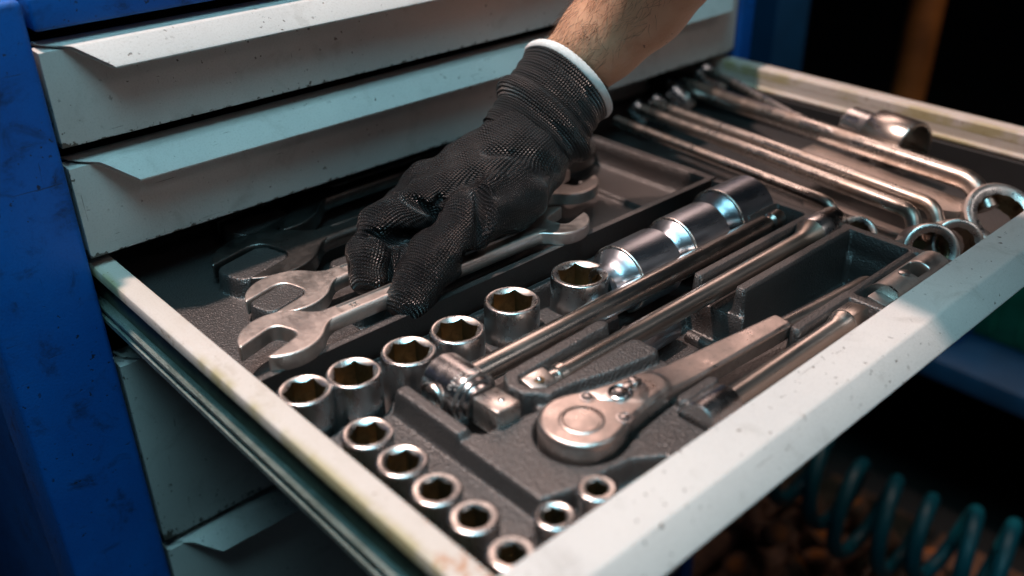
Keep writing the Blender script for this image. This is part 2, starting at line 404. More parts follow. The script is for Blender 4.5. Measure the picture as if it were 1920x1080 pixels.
# ------------------------------------------------------------------ moulded tool trays (height maps)
class HF:
    def __init__(s, x0, x1, y0, y1, h, base):
        s.x = np.arange(x0, x1 + 1e-6, h); s.y = np.arange(y0, y1 + 1e-6, h)
        s.X, s.Y = np.meshgrid(s.x, s.y, indexing='ij'); s.H = np.full(s.X.shape, float(base))
    def put(s, d, z, w=0.8, rr=1.6):
        """raise or sink the region d<0 to height z, wall width w, rounded edge rr"""
        m = np.clip(.5 - d / (2 * w), 0, 1); m = m * m * (3 - 2 * m)
        zz = np.broadcast_to(np.asarray(z, float), s.H.shape)
        up = zz > s.H
        t = np.clip(-d / rr, 0, 1); fil = rr * (1 - np.sqrt(np.maximum(0, 1 - (1 - t) ** 2)))
        t2 = np.clip(d / rr, 0, 1); fil2 = rr * (1 - np.sqrt(np.maximum(0, 1 - (1 - t2) ** 2))) * (d > 0)
        # floor coves / top fillets
        top = np.where(up, zz - fil * np.minimum(1, (zz - s.H) / 4), zz)
        base = np.where(up, s.H, s.H - fil2 * np.clip((s.H - zz) / 8, 0, 1))
        s.H = base * (1 - m) + top * m
        return s
    def mesh(s, name, mat, bottom):
        nx, ny = s.X.shape
        V = np.stack([s.X.ravel(), s.Y.ravel(), s.H.ravel()], 1)
        i = np.arange(nx - 1)[:, None] * ny + np.arange(ny - 1)[None]
        F = np.stack([i, i + ny, i + ny + 1, i + 1], -1).reshape(-1, 4)
        # skirt down to the bottom so that the tray has thickness
        e = np.concatenate([np.arange(nx) * ny, (nx - 1) * ny + np.arange(1, ny), np.arange(nx - 2, -1, -1) * ny + ny - 1, np.arange(ny - 2, 0, -1)])
        B = V[e].copy(); B[:, 2] = bottom; n0 = len(V); k = len(e)
        j = np.arange(k); q = np.stack([e[j], n0 + j, n0 + (j + 1) % k, e[(j + 1) % k]], 1)
        return big(name, np.concatenate([V, B]), np.concatenate([F, q[:, ::-1]]), mat)

SOCK = [(15, -184, 13.6), (41, -188, 14.2), (73, -191.3, 14.6), (104.6, -192.6, 15.0), (147, -190, 16.0), (200, -192.5, 17.6)]
SIDE = [(18.8, -231.9, 12.3), (18.5, -258.6, 11.8), (18.1, -283.5, 11.3), (18.8, -307.2, 10.8), (16.4, -332.5, 10.2), (43.4, -329.3, 9.0), (68.1, -329.7, 9.0)]
t = HF(0.6, 376.5, -341.6, -160.5, 0.8, -25.5); X, Y = t.X, t.Y
# socket row, side column, front pair
d = 1e3
for cx, cy, r in SOCK: d = smin(d, sd_circ(X, Y, cx, cy, r + 2.6), 3.0) if not np.isscalar(d) else sd_circ(X, Y, cx, cy, r + 2.6)
d = smin(d, sd_rect(X, Y, -10, 226, -184, -166), 3.0)
t.put(d, -43, 0.9, 2.2)
d = U(*[sd_circ(X, Y, cx, cy, r + 1.6) for cx, cy, r in SIDE[:5]]); d = smin(d, sd_rect(X, Y, -10, 9, -345, -214), 3)
t.put(d, -43, 0.8, 1.2)
d = smin(U(*[sd_circ(X, Y, cx, cy, r + 1.6) for cx, cy, r in SIDE[5:]]), sd_rect(X, Y, 26, 112, -350, -333), 5)
t.put(d, -43, 0.8, 1.2)
# plateau round the ratchet, its left edge and curved front edge
P = [(50, -209), (59.5, -209), (60, -258), (94, -266), (98, -248), (165, -246), (167, -262), (172, -280), (174, -316), (150, -316), (150, -350), (118, -350), (112, -331), (100, -322.5), (84, -319.5), (66, -318), (50.5, -313)]
t.put(sd_poly(X, Y, P) - 0.6, -14, 0.9, 2.6)
t.put(sd_rect(X, Y, 50, 59, -259, -208, 3), -10.5, 1.0, 2.6)
t.put(sd_rect(X, Y, 61.5, 93, -262, -207, 4), -30, 1.0, 1.0)
# trenches of the two long bars
t.put(sd_rect(X, Y, 85, 374, -233.5, -214.5, 3), -29, 1.2, 1.5)
t.put(sd_rect(X, Y, 97.5, 374, -262, -246.5, 4), -27, 1.0, 1.0)
# open finger well under the bars
t.put(sd_rect(X, Y, 173, 251, -309, -219, 5), -47, 1.0, 1.5)
t.put(sd_rect(X, Y, 208, 372, -236, -164, 4), -40, 1.0, 2.0)
t.put(sd_rect(X, Y, 254, 367, -309.5, -274, 4), -47, 1.0, 1.5)
t.put(sd_rect(X, Y, 240, 262, -309.5, -275.5, 1), -47, 1.0, 1.5)
# ratchet recess
rat = smin(sd_circ(X, Y, 96.5, -293.5, 21.4), sd_cap(X, Y, 96.5, -293.5, 142, -297, 19.6, 10.8), 6)
t.put(rat, -21.5, 0.9, 2.0); t.put(sd_cap(X, Y, 145, -297, 250, -304, 8.6), -30, 0.9, 1.5)
# raised ribs
t.put(U(sd_cap(X, Y, 99, -242.5, 167, -240.3, 4.6), sd_cap(X, Y, 99, -242.5, 94, -249, 4.2), sd_cap(X, Y, 94, -249, 95, -257, 3.8), sd_cap(X, Y, 95, -257, 103, -264.5, 3.6)), -7.5, 0.9, 2.2)
t.put(sd_poly(X, Y, [(101, -262.5), (168, -261.5), (170.5, -265), (170.5, -276.5), (167, -279), (140, -274.5), (118, -268.5), (101, -266.5)]) - 1.2, -8.0, 0.9, 2.4)
t.put(sd_cap(X, Y, 148, -312.5, 171, -313, 3.6), -9, 0.9, 2.2)
t.put(sd_rect(X, Y, 251, 373, -243.5, -236.5, 2.5), -9.5, 0.8, 2.0)
t.put(sd_rect(X, Y, 254, 373, -272.5, -264.5, 2.5), -8.5, 0.9, 2.0)
t.put(sd_rect(X, Y, 337, 374, -217, -211.5, 2), -8, 0.8, 1.5)
# short bar trench and universal joint pocket with their hooked rib
t.put(sd_rect(X, Y, 141, 292, -350, -315, 3), -33, 1.0, 1.0)
t.put(sd_rect(X, Y, 146, 174, -316.5, -308.5, 3.5), -9.5, 0.9, 2.2)
t.put(U(sd_cap(X, Y, 243, -314.2, 296, -314.0, 4.0), sd_rect(X, Y, 291, 299.5, -350, -312, 2)), -9, 0.9, 2.4)
t.put(sd_rect(X, Y, 294, 374, -317.5, -311, 2.5), -9, 0.9, 2.0)
t.put(sd_rect(X, Y, 300.5, 369, -350, -318.5, 4), -36, 0.9, 1.5)
t.put(sd_rect(X, Y, 369.5, 378, -350, -158, 1), -8.5, 0.8, 1.6)
socket_tray = t.mesh('tool_tray', M['tray'], -50)
tag(socket_tray, 'black moulded plastic tray holding the sockets, bars and ratchet', 'tool tray')

t = HF(0.6, 376.5, -160.0, 64, 0.8, -25); X, Y = t.X, t.Y
t.put(sd_rect(X, Y, 84, 340, -150, 60, 6), -31, 1.0, 1.5)
t.put(sd_cap(X, Y, 92, -113, 240, -112, 9, 8), -22, 1.0, 2.5)
t.put(sd_cap(X, Y, 118, -58, 250, -60, 8), -22, 1.0, 2.5)
t.put(sd_rect(X, Y, 331, 366, -148, 60, 3), -27, 1.0, 1.0)
# pads standing in the spanner jaws
def jawpad(cx, cy, r, hw, a, z):
    c, s = math.cos(a), math.sin(a); u = (X - cx) * c + (Y - cy) * s; v = -(X - cx) * s + (Y - cy) * c
    t.put(np.maximum(sd_rect(u, v, -hw * .75, r * 1.0, -hw, hw, hw * .6), sd_circ(X, Y, cx, cy, r * 1.02)), z, 0.8, 2.0)
JA = math.radians(195)
jawpad(63, -86, 23, 10.6, JA, -10.5)
jawpad(78, -34, 31, 14.6, JA, -12)
jawpad(112, 22, 33, 15.0, JA, -13)
t.put(sd_poly(X, Y, [(4, -158), (26, -140), (34, -141), (40, -149), (44, -158)]) - 2, -16, 1.0, 2.0)
t.put(sd_cap(X, Y, 66, -152.5, 86, -151.5, 4.5), -12, 0.9, 2.0)
t.put(sd_rect(X, Y, -2, 378, -162, -153.4, 1), -8.0, 0.9, 2.4)
t.put(sd_rect(X, Y, 368.5, 378, -162, 70, 1), -7.5, 0.9, 2.2)
wt = t.mesh('tool_tray', M['tray'], -50)
tag(wt, 'black moulded plastic tray under the open-end spanners', 'tool tray')

# ------------------------------------------------------------------ sockets standing in the tray
def make_socket(name, label, cat, loc, r, hexr, H=38.0, group=None, rot0=0.0, n=72, th=1.0):
    o = thing(name, label, cat, loc, rot0, group)
    a = np.arange(n) * 2 * PI / n; ca, sa = np.cos(a), np.sin(a)
    ring = lambda rad, z: np.stack([rad * ca, rad * sa, np.broadcast_to(np.asarray(z, float), a.shape)], 1)
    one = np.ones(n)
    rh = hexr * math.cos(PI / 6) / np.cos((a + PI / 6) % (PI / 3) - PI / 6)     # hexagon, corner radius hexr
    g = G(); g.loft([ring(one * (r - 1.2), -H), ring(one * r, -H + 1.2), ring(one * r, -1.3), ring(one * (r - .25), -.55), ring(one * (r - .9), -.12), ring(one * (r - 1.5), 0)], (True, False))
    mk('wall', g, M['chrome'], o, 40)
    ri = hexr + 0.35
    g = G(); g.loft([ring(one * (r - 1.5), 0), ring(one * ri, -0.25 ), ring(np.minimum(rh, ri), -0.25 - (ri - rh) * th)], (False, False)); mk('rim', g, M['rim'], o, 40)
    g = G(); g.loft([ring(rh, -0.25 - (ri - rh) * th), ring(rh, -H * .62), ring(one * hexr * .80, -H * .66), ring(one * hexr * .5, -H * .66)], (False, True)); mk('bore', g, M['bore'], o, 25)
    return o
ROWL = ['smallest of the big chrome hex sockets, nearest the left drawer rail', 'second big chrome hex socket from the left rail',
        'big chrome hex socket just left of the tee bar head', 'big chrome hex socket beside the thumb of the glove',
        'big chrome hex socket with a dark dent on its wall, in the brown lit tray', 'widest upright hex socket, next to the lying bright sockets']
HR = [10.6, 11.3, 11.6, 12.0, 12.9, 14.0]
for k, (x, y, r) in enumerate(SOCK):
    make_socket('hex_socket', ROWL[k], 'socket', (x, y, -5.5 if k < 5 else -7.5), r, HR[k], 38 if k < 5 else 36, 'big hex sockets in a row along the tray rib', math.radians((3, 24, 6, 8, 10, 26)[k]))
SIDL = ['first and widest small socket beside the left rail, below the tray lip', 'second small hex socket down the left rail',
        'middle one of the five small sockets along the left rail', 'fourth small hex socket down the left rail',
        'small hex socket in the near left corner of the drawer', 'narrow thick-walled socket second from the near corner along the front rail', 'narrowest socket, furthest right along the front rail']
HR2 = [9.0, 8.4, 7.6, 7.0, 6.2, 5.7, 5.3]
for k, (x, y, r) in enumerate(SIDE):
    make_socket('hex_socket', SIDL[k], 'socket', (x, y, -6.5), r, HR2[k], 36, 'small hex sockets round the corner of the tray', math.radians((2, 10, 17, 20, 5, 25, 12)[k]), th=1.15)

# ------------------------------------------------------------------ three bright sockets lying nose to tail
def lying_socket(loc, label, r, L):
    o = thing('impact_socket', label, 'socket', loc, 0, 'bright sockets lying in a line')
    g = G(); g.lathe([(-L * .5, 8.5), (-L * .5, r * .52), (-L * .49, r * .58), (-L * .40, r * .61), (-L * .345, r * .68), (-L * .30, r * .78), (-L * .26, r * .86), (-L * .225, r * .915), (-L * .215, r * .93)], 'x', 56, (False, False))
    g.lathe([(-L * .5, 8.5), (-L * .36, 8.5)], 'x', 4, (False, True))
    mk('drive_end', g, M['impact'], o, 50)
    g = G(); g.lathe([(-L * .215, r * .93), (-L * .214, r * .975), (-L * .20, r), (-L * .185, r)], 'x', 56, (False, False)); mk('shoulder', g, M['rim'], o, 50)
    g = G(); g.lathe([(-L * .185, r), (L * .49, r), (L * .5, r - .8), (L * .5, r - 4), (L * .40, r - 4.5), (L * .38, 6)], 'x', 56, (False, True)); mk('body', g, M['impact'], o, 40)
    return o
lying_socket((237, -200, -19.5), 'bright blue-tinted socket lying beside the widest upright socket', 22, 51)
lying_socket((290, -198, -18.0), 'bright polished socket lying in the middle of the line of three', 21.5, 50)
lying_socket((343, -194, -17.0), 'bright polished socket lying furthest from the glove thumb, by the tray corner', 22.5, 51)

# ------------------------------------------------------------------ sliding tee bar
o = thing('tee_bar', 'sliding tee bar with a chrome cross head and long stained bar', 'tee bar', (0, 0, 0))
g = G(); g.lathe([(-1.5, 5.6), (-.7, 6.6), (4, 7.0), (276, 7.0), (279, 6.2), (280, 4.6), (283, 4.4), (285, 6.2), (294, 6.2), (296, 5), (296.6, 2)], 'x', 32, T=rotm('X', 0, (65.5, -224.2, -13)))
mk('bar', g, M['bar'], o, 40)
HT = rotm('Z', 180, (77, -229, -13.5))
g = G(); g.lathe([(-16.5, 11), (-16, 13.2), (-14.8, 14.2), (6, 14.2), (9.5, 14.2), (10.2, 13.8), (10.6, 12.8), (12.6, 12.2), (13.0, 10.4), (16, 10.2), (16.2, 8)], 'y', 56, T=HT); h = mk('head', g, M['chrome'], o, 38)
g = G(); g.lathe([(9.7, 14.35), (10.3, 13.95), (10.6, 13.0)], 'y', 56, (False, False), T=HT); mk('bright_ring', g, M['rim'], h, 60)
# bored boss where the bar shows through
g = G(); g.lathe([(-.8, 7.7), (.5, 8.3), (.9, 7.4), (.2, 6.9)], 'x', 32, (False, False), T=rotm('X', 0, (62.4, -224.2, -13)))
mk('bore_edge', g, M['rim'], h, 50)
SQ = rotm('Y', 3, (77, -254.5, -12.6)) @ rotm('X', -3)
g = G(); g.box((-7.6, -10.5, -7.6), (7.6, 8, 7.6), 1.1, 2, T=SQ); q = mk('square_drive', g, M['rim'], o, 40)
def ball(par, loc, r):
    g = G(); a = np.linspace(-PI / 2, PI / 2, 9); g.lathe([(r * math.sin(t), r * max(math.cos(t), .02)) for t in a], 'z', 16); return mk('detent_ball', g, M['chrome'], par, 0, loc)
def recess(par, loc, r):
    g = G(); g.lathe([(0.06, r * 1.25), (0.14, r * 1.12), (.02, r * .95)], 'z', 24, (False, True)); return mk('ball_seat', g, M['bore'], par, 30, loc)
recess(q, (78.6, -257.5, -5.55), 2.7); ball(q, (78.6, -257.5, -6.4), 2.4)
# two rows of stippled stamping on the head
g = G()
for row, (yy, n0, hgt) in enumerate(((-233.4, 11, 2.4), (-237.0, 9, 1.6))):
    for k in range(n0):
        ang = math.radians(-52 + k * (86 / n0) + row * 5)
        for b in range(3):
            if rng.random() < .75:
                T = Matrix.Translation((77, yy + (b - 1) * .8 * hgt / 2, -13.5)) @ Matrix.Rotation(ang + rng.normal() * .02, 4, 'Y') @ Matrix.Translation((0, 0, 14.2))
                g.box((-.32, -.34, -.2), (.32 + .3 * rng.random(), .34, .22), .12, 1, T=T)
mk('stamping', g, M['rim'], h, 60)

# ------------------------------------------------------------------ long extension bar
o = thing('extension_bar', 'long stained extension bar lying between the two raised ribs', 'extension bar', (0, -253.6, -14))
g = G(); g.lathe([(119, 5), (119.4, 6.9), (123.5, 7.1), (124, 6.2), (127, 6.0), (338, 6.3), (345, 7.2), (353, 11.6)], 'x', 36, (True, False)); mk('shaft', g, M['bar'], o, 40)
g = G(); g.lathe([(353, 11.6), (354, 12), (380, 12), (381, 11.2), (381, 7), (366, 7)], 'x', 36, (False, True)); mk('socket_end', g, M['chrome'], o, 40)
g = G(); g.box((99, -6.35, -6.35), (114.5, 6.35, 6.35), .9, 2, T=rotm('X', 12)); g.lathe([(113, 5.6), (120, 5.6)], 'x', 24); q = mk('square_drive', g, M['rim'], o, 40)
recess(q, (106, -1.3, 6.42), 2.3); ball(q, (106, -1.3, 5.7), 2.0)

# ------------------------------------------------------------------ ratchet
o = thing('ratchet_wrench', 'steel ratchet with a pear-shaped head and flat handle', 'ratchet', (96.5, -293.5, -5), math.radians(-4.4))
def f(x, y, z):
    d2 = smin(sd_circ(x, y, 0, 0, 19.8), sd_cap(x, y, 0, 0, 44, 0.3, 18.5, 9.6), 6)
    t = np.clip((x - 40) / 30, 0, 1); t = t * t * (3 - 2 * t)
    dh = sd_cap(x, y, 36, 0.3, 145, 0, 10.4, 6.4)
    head = ext(d2, z, -16, 0, 2.6)
    hand = ext(dh, z, -13.4 + 0 * x, -0.4 - 2.4 * t, 2.0)
    end = np.maximum(hand, np.hypot(np.maximum(x - 141, 0), (z + 12) * .75) - 9.4)
    groove = np.maximum(np.abs(sd_circ(x, y, -1, -1, 9.2)) - .7, -1.2 - z)
    return np.maximum(smin(head, end, 3.0), -groove)
V, F = surface_nets(f, (-22, -22, -18), (154, 22, 2), 0.7); head = big('body', V, F, M['ratchet'], o)
g = G(); g.lathe([(140, 5.6), (152, 5.7), (176, 5.9), (205, 6.3), (226, 6.6), (229, 6.0), (230, 3.5)], 'x', 28, T=rotm('Y', 1.5, (0, 0, -5.4))); mk('grip', g, M['bar'], o, 40)
g = G(); g.lathe([(.10, 11.0), (.55, 10.4), (.55, 9.6), (-.9, 9.2), (-.95, 8.7)], 'z', 48, (False, False)); g.lathe([(-.95, 8.7), (.05, 8.3), (.12, 2)], 'z', 48, (False, True)); mk('cover_disc', g, M['ratchet'], o, 60, (-1, -1, .0))
# reversing plate, lever and two rivets
pl = [(16, 12.8), (23, 11.5), (33, 9.5), (40, 6), (42.5, 1), (40, -5), (34, -9.5), (30, -8.0), (27, -2.5), (20, .5), (16, 5)]
g = G(); g.loft([[(x, y, -.6) for x, y in pl], [(x, y, .32) for x, y in pl], [(28 + (x - 28) * .955, 2 + (y - 2) * .955, .6) for x, y in pl]], (False, True)); mk('cover_plate', g, M['ratchet'], o, 30)
g = G(); g.lathe([(.2, 6.4), (1.2, 6.2), (1.5, 5.6), (.9, 4.6), (.8, 4.2), (2.0, 3.6), (2.6, 1.6)], 'z', 32, (False, True), T=rotm('X', 0, (27, 2.5, 0)))
g.box((0, -2.2, .5), (11, 2.2, 1.7), .6, 2, T=rotm('Z', 10, (29, 3, 0))); g.box((7.0, -3.2, .5), (12.0, 3.2, 2.6), 1.0, 2, T=rotm('Z', 10, (29, 3, 0))); mk('lever', g, M['chrome'], o, 40)
for x, y in ((13.0, 10.5), (15.5, -12.5)):
    g = G(); g.lathe([(-.2, 4.1), (.4, 4.0), (.45, 3.3), (-.1, 3.0), (.9, 2.3), (1.3, .4)], 'z', 24, (False, True)); mk('rivet', g, M['chrome'], o, 35, (x, y, 0))

# ------------------------------------------------------------------ short extension bar
o = thing('extension_bar', 'short brown-stained extension bar along the inside of the front rail', 'extension bar', (0, -325.5, -14.5))
g = G(); g.lathe([(142, 7), (142, 10), (143, 10.9), (164, 10.9), (165.4, 10.2), (166, 6.6)], 'x', 40, (True, True)); mk('socket_end', g, M['chrome'], o, 40)
g = G(); g.lathe([(165, 6.2), (170, 5.9), (262, 6.0), (267, 7.2), (269.5, 8.3), (271.5, 8.4), (272, 7.8)], 'x', 36); mk('shaft', g, M['bar'], o, 40)
g = G(); g.lathe([(271.2, 8.6), (272.4, 8.5)], 'x', 36); mk('collar', g, M['rim'], o, 40)
g = G(); g.box((271.5, -6.3, -6.3), (288.5, 6.3, 6.3), 1.0, 2, T=rotm('X', -8)); mk('square_drive', g, M['bar'], o, 40)

# ------------------------------------------------------------------ universal joint
o = thing('universal_joint', 'dull grey universal joint half hidden behind the front rail', 'universal joint', (0, -328, -15.5))
g = G(); g.box((300, -6, -6), (313, 6, 6), 1, 2, T=rotm('X', 10)); mk('square_drive', g, M['forged'], o, 40)
def yoke(x0, x1, s):
    def f(x, y, z):
        c = ext(np.hypot(y, z) - 11.5, x, min(x0, x1), max(x0, x1), 1.2)
        ears = np.maximum(np.maximum(np.hypot(y, z) - 11.5, sd_rect(x, (z if s > 0 else y), min(x0, x1 + s * 17), max(x0, x1 + s * 17), -12, 12, 6)), 6.0 - np.abs(z if s > 0 else y))
        return np.minimum(c, ears)
    lo, hi = min(x0, x1 + s * 17) - 2, max(x0, x1 + s * 17) + 2
    return surface_nets(f, (lo, -13, -13), (hi, 13, 13), 0.8)
V, F = yoke(311, 321, 1); big('yoke', V, F, M['forged'], o)
V, F = yoke(372, 351, -1); big('yoke', V, F, M['forged'], o)
g = G(); g.box((326, -6.2, -6.2), (340, 6.2, 6.2), 1.5, 2); mk('cross_block', g, M['forged'], o, 40)
g = G(); g.lathe([(10.8, 3.6), (12.0, 3.5), (12.5, 2.6)], 'z', 24, (False, True), T=rotm('X', 0, (332, 0, 0))); mk('pin', g, M['chrome'], o, 40)
g = G(); g.lathe([(310.2, 11.9), (312, 11.9)], 'x', 40); mk('collar', g, M['rim'], o, 40)

# ------------------------------------------------------------------ loose pieces in the finger well
o = thing('deep_socket', 'small black socket lying deep under the long bars', 'socket', (212, -238, -36), math.radians(2))
g = G(); g.lathe([(-18, 6), (-18, 9.5), (-17, 10.3), (18, 10.3), (19, 9.5), (19, 5)], 'x', 32); mk('body', g, M['impact'], o, 40)
g = G(); g.lathe([(-18.4, 9.0), (-18.2, 6), (-12, 6)], 'x', 32, (False, True)); mk('bore', g, M['dark'], o, 40)
o = thing('steel_pin', 'short steel pin at the bottom of the finger well beside the ratchet handle', 'pin', (188, -283, -41), math.radians(8))
g = G(); g.lathe([(-16, 3), (-15, 4), (15, 4), (16, 3)], 'x', 20); mk('shank', g, M['chrome'], o, 40)
g = G(); g.lathe([(-18, 2), (-17.6, 5.4), (-16, 5.6), (-15.8, 4)], 'x', 20); mk('tip', g, M['chrome'], o, 40)
o = thing('bent_hook', 'bent black strip lying in the finger well under the extension bar', 'hook', (225, -272, -45), math.radians(0))
a = np.linspace(0, PI / 2, 8); pts = [(-32, -8, 0), (-6, -6, 0)] + [(4 + 10 * math.sin(t), 4 - 10 * math.cos(t), 0) for t in a] + [(15, 26, 0)]
g = G(); g.tube(pts, 4.0, 10); mk('strip', g, M['tray'], o, 40)

# ------------------------------------------------------------------ open-end spanners
def spanner(label, loc, L, R1, w1, R2, w2, T, ang, sw, a2=None, rx=0.0, lettering=False, rz=0.0, group='open-end spanners in the upper tray', mat=None):
    mat = mat or M['forged']
    o = thing('spanner', label, 'spanner', loc, rz, group, rot=(0, rx, rz))
    def jaw(R, hw, a, T):
        c, s = math.cos(a), math.sin(a)
        def f(x, y, z):
            u, v = x * c + y * s, -x * s + y * c
            d2 = np.hypot(u * .93 + .04 * R, v * 1.0) - R
            slot = smax(np.abs(v) - hw, -u - hw * .62, hw * .75)
            d2 = smax(d2, -slot, 1.0)
            d2 = smax(d2, u - R * .96, 2.5)
            nb = sd_cap(x, y, 0, 0, (1 if c < 0 else -1) * R * 1.5, 0, sw * 1.1, sw * .80)
            d2 = np.maximum(smin(d2, np.maximum(nb, -slot), R * .35), -slot)
            return ext(d2, z, -T / 2, T / 2, 0.9)
        e = R + 3
        x0, x1 = (-e, R * 1.35) if c < 0 else (-R * 1.35, e)
        f2 = lambda x, y, z: np.maximum(f(x, y, z), (x - R * 1.30) if c < 0 else (-x - R * 1.30))
        return surface_nets(f2, (x0, -e, -T / 2 - 1.5), (x1, e, T / 2 + 1.5), 0.55)
    V, F = jaw(R1, w1, ang, T); big('jaw', V, F, mat, o)
    V, F = jaw(R2, w2, a2 if a2 is not None else ang - PI, T * .92); V[:, 0] += L; big('jaw', V, F, mat, o)
    # shank: rounded bar with a long sunk panel on its face
    xs = np.concatenate([np.linspace(R1 * .9, R1 * 2.6, 30), np.linspace(R1 * 2.7, L - R2 * 2.5, 16), np.linspace(L - R2 * 2.4, L - R2 * .9, 16)])
    top = [(1.0, .1, 0), (.985, .4, 0), (.93, .68, 0), (.84, .86, 0), (.72, .97, 0), (.60, 1.0, 0), (.52, 1.0, 1), (.26, 1.0, 1), (0, 1.0, 1)]
    top = top + [(-a_, b_, c_) for a_, b_, c_ in top[-2::-1]]
    bot = [(-.985, -.4, 0), (-.90, -.75, 0), (-.72, -.95, 0), (-.4, -1, 0), (.4, -1, 0), (.72, -.95, 0), (.90, -.75, 0), (.985, -.4, 0)]
    PR = np.array(top + bot); rings = []
    for x in xs:
        e1 = max(0, 1 - (x - R1 * .9) / (R1 * 1.1)); e2 = max(0, 1 - (L - R2 * .9 - x) / (R2 * 1.1)); e = max(e1, e2)
        hw = sw * (1 + .25 * e * e); th = T / 2 * .985
        pm = float(np.clip((x - R1 * 1.6) / 3, 0, 1) * np.clip((L - R2 * 1.6 - x) / 3, 0, 1))
        rings.append(np.stack([np.full(len(PR), x), hw * PR[:, 0], th * PR[:, 1] - 1.15 * pm * PR[:, 2]], 1))
    g = G(); g.loft(rings); sh = mk('shank', g, mat, o, 24)
    if lettering:
        zt = T / 2 * .985 - 1.1
        text('SPAN', 5.6, rotm('Z', 180, (R1 * 1.5 + 48, .2, zt)), M['rim'], sh, ext_mm=.5)
        text('22', 5.6, rotm('Z', 180, (R1 * 1.5 + 13, .2, zt)), M['rim'], sh, ext_mm=.5)
    return o
JA = math.radians(195)
spanner('open-end spanner gripped by the gloved hand', (28.5, -140, -4.0), 204, 22.0, 9.0, 19.5, 8.0, 9.5, math.radians(199), 6.6, a2=math.radians(16), lettering=True, rz=math.radians(-0.7))
spanner('open-end spanner lying in the tray just behind the gripped one', (63, -86, -14.5), 236, 24, 11.4, 22, 10, 9.5, JA, 7.6)
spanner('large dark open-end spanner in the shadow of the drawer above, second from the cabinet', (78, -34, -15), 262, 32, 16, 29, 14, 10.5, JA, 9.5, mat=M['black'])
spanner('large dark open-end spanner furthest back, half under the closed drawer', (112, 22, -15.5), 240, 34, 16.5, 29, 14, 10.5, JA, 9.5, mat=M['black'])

# ------------------------------------------------------------------ right compartment of the drawer
def bend(pts, k=6):
    """round the corners of a polyline"""
    P = [np.array(p, float) for p in pts]; out = [P[0]]
    for i in range(1, len(P) - 1):
        a, b, c = P[i - 1], P[i], P[i + 1]; r = min(np.linalg.norm(a - b), np.linalg.norm(c - b)) * .48; r = min(r, 9)
        p, q = b + (a - b) / np.linalg.norm(a - b) * r, b + (c - b) / np.linalg.norm(c - b) * r
        for t in np.linspace(0, 1, k): out.append((1 - t) ** 2 * p + 2 * t * (1 - t) * b + t * t * q)
    out.append(P[-1]); return np.array(out)
def ring_spanner(label, pts, rad, ring, rr, hh, axis):
    o = thing('ring_spanner', label, 'ring spanner', (0, 0, 0), 0, 'cranked ring spanners in the right bay')
    g = G(); g.tube(bend(pts), rad, 16); mk('shank', g, M['bar'], o, 50)
    q = Vector(axis).normalized().to_track_quat('Z', 'Y').to_matrix().to_4x4(); q.translation = Vector(ring)
    n = 48; a = np.arange(n) * 2 * PI / n
    ri = rr * .64 * (1 + .045 * np.abs(np.cos(6 * a)) )
    R = lambda r, z: np.stack([r * np.cos(a), r * np.sin(a), np.full(n, float(z))], 1)
    one = np.ones(n)
    g = G(); g.loft([R(ri, -hh), R(one * rr * .93, -hh), R(one * rr, -hh + 1.5), R(one * rr, hh - 2), R(one * rr * .95, hh - .5)], (False, False), T=q); mk('ring', g, M['forged'], o, 40)
    g = G(); g.loft([R(one * rr * .95, hh - .5), R(one * rr * .88, hh), R(one * rr * .79, hh - .4), R(ri, hh - 2)], (False, False), T=q); mk('ring_edge', g, M['rim'], o, 50)
    g = G(); g.loft([R(ri, hh - 2), R(ri, -hh)], (False, False), T=q); mk('ring_bore', g, M['bore'], o, 30)
    return o
ring_spanner('thin cranked spanner lying closest to the trays', [(424, -20, -12), (412, -142, -12), (404, -238, -12), (403, -246, -33), (404, -254, -40)], 4.4, (412, -256, -33), 13, 7, (-.35, -.45, .8))
ring_spanner('second cranked spanner from the trays, its ring showing a teal lit edge', [(457, -20, -11), (439, -190, -11), (429, -284, -11), (424, -291, -24), (416, -298, -27)], 5.4, (408, -307, -25), 18.5, 11, (-.62, -.55, .45))
ring_spanner('third cranked spanner from the trays, beside the flat strip', [(474, -20, -10), (458, -178, -10), (446, -290, -10), (442, -298, -22), (436, -304, -26)], 5.4, (431, -314, -26), 17.5, 11, (-.62, -.55, .45))
ring_spanner('largest cranked spanner with a wide ring against the front rail', [(548, 20, -14), (527, -75, -10), (505, -197, -6), (496, -292, -6), (492, -305, -15), (490, -310, -20)], 7.6, (484, -320, -24), 26, 10, (-.40, -.45, .80))
o = thing('flat_bar', 'flat brown steel strip with a rounded end between two cranked spanners', 'flat bar', (0, 0, 0))
V0 = np.array([(507, -160), (487, -160), (460, -292), (464, -300), (474, -303), (484, -300), (487, -292)], float)
g = G(); g.loft([[(x, y, -23) for x, y in V0], [(x, y, -17) for x, y in V0]]); mk('strip', g, M['forged'], o, 30)
o = thing('flat_bar', 'narrow dark strip lying low beside the spanner closest to the trays', 'flat bar', (0, 0, 0))
g = G(); g.box((-5, -60, -4), (5, 30, 3), 2, 3, T=rotm('Z', -4, (444, -225, -36))); mk('strip', g, M['forged'], o, 30)
o = thing('steel_rod', 'thin bright straight rod slanting across the right bay', 'rod', (0, 0, 0))
g = G(); g.tube([(590, 20, -12), (566, -33, -6), (523, -125, -5), (506, -175, -4), (504, -178, -4)], [4.2, 4.2, 4.2, 4.2, 3.2], 14); mk('shank', g, M['rim'], o, 50)
o = thing('hex_socket', 'worn socket lying on its side in the far right bay', 'socket', (547, -196, -12), math.radians(-101))
g = G(); g.lathe([(-33, 8), (-33, 14), (-31, 16), (-10, 16.5), (-8, 17), (-6, 20)], 'x', 40, (True, False)); mk('neck', g, M['chrome'], o, 40)
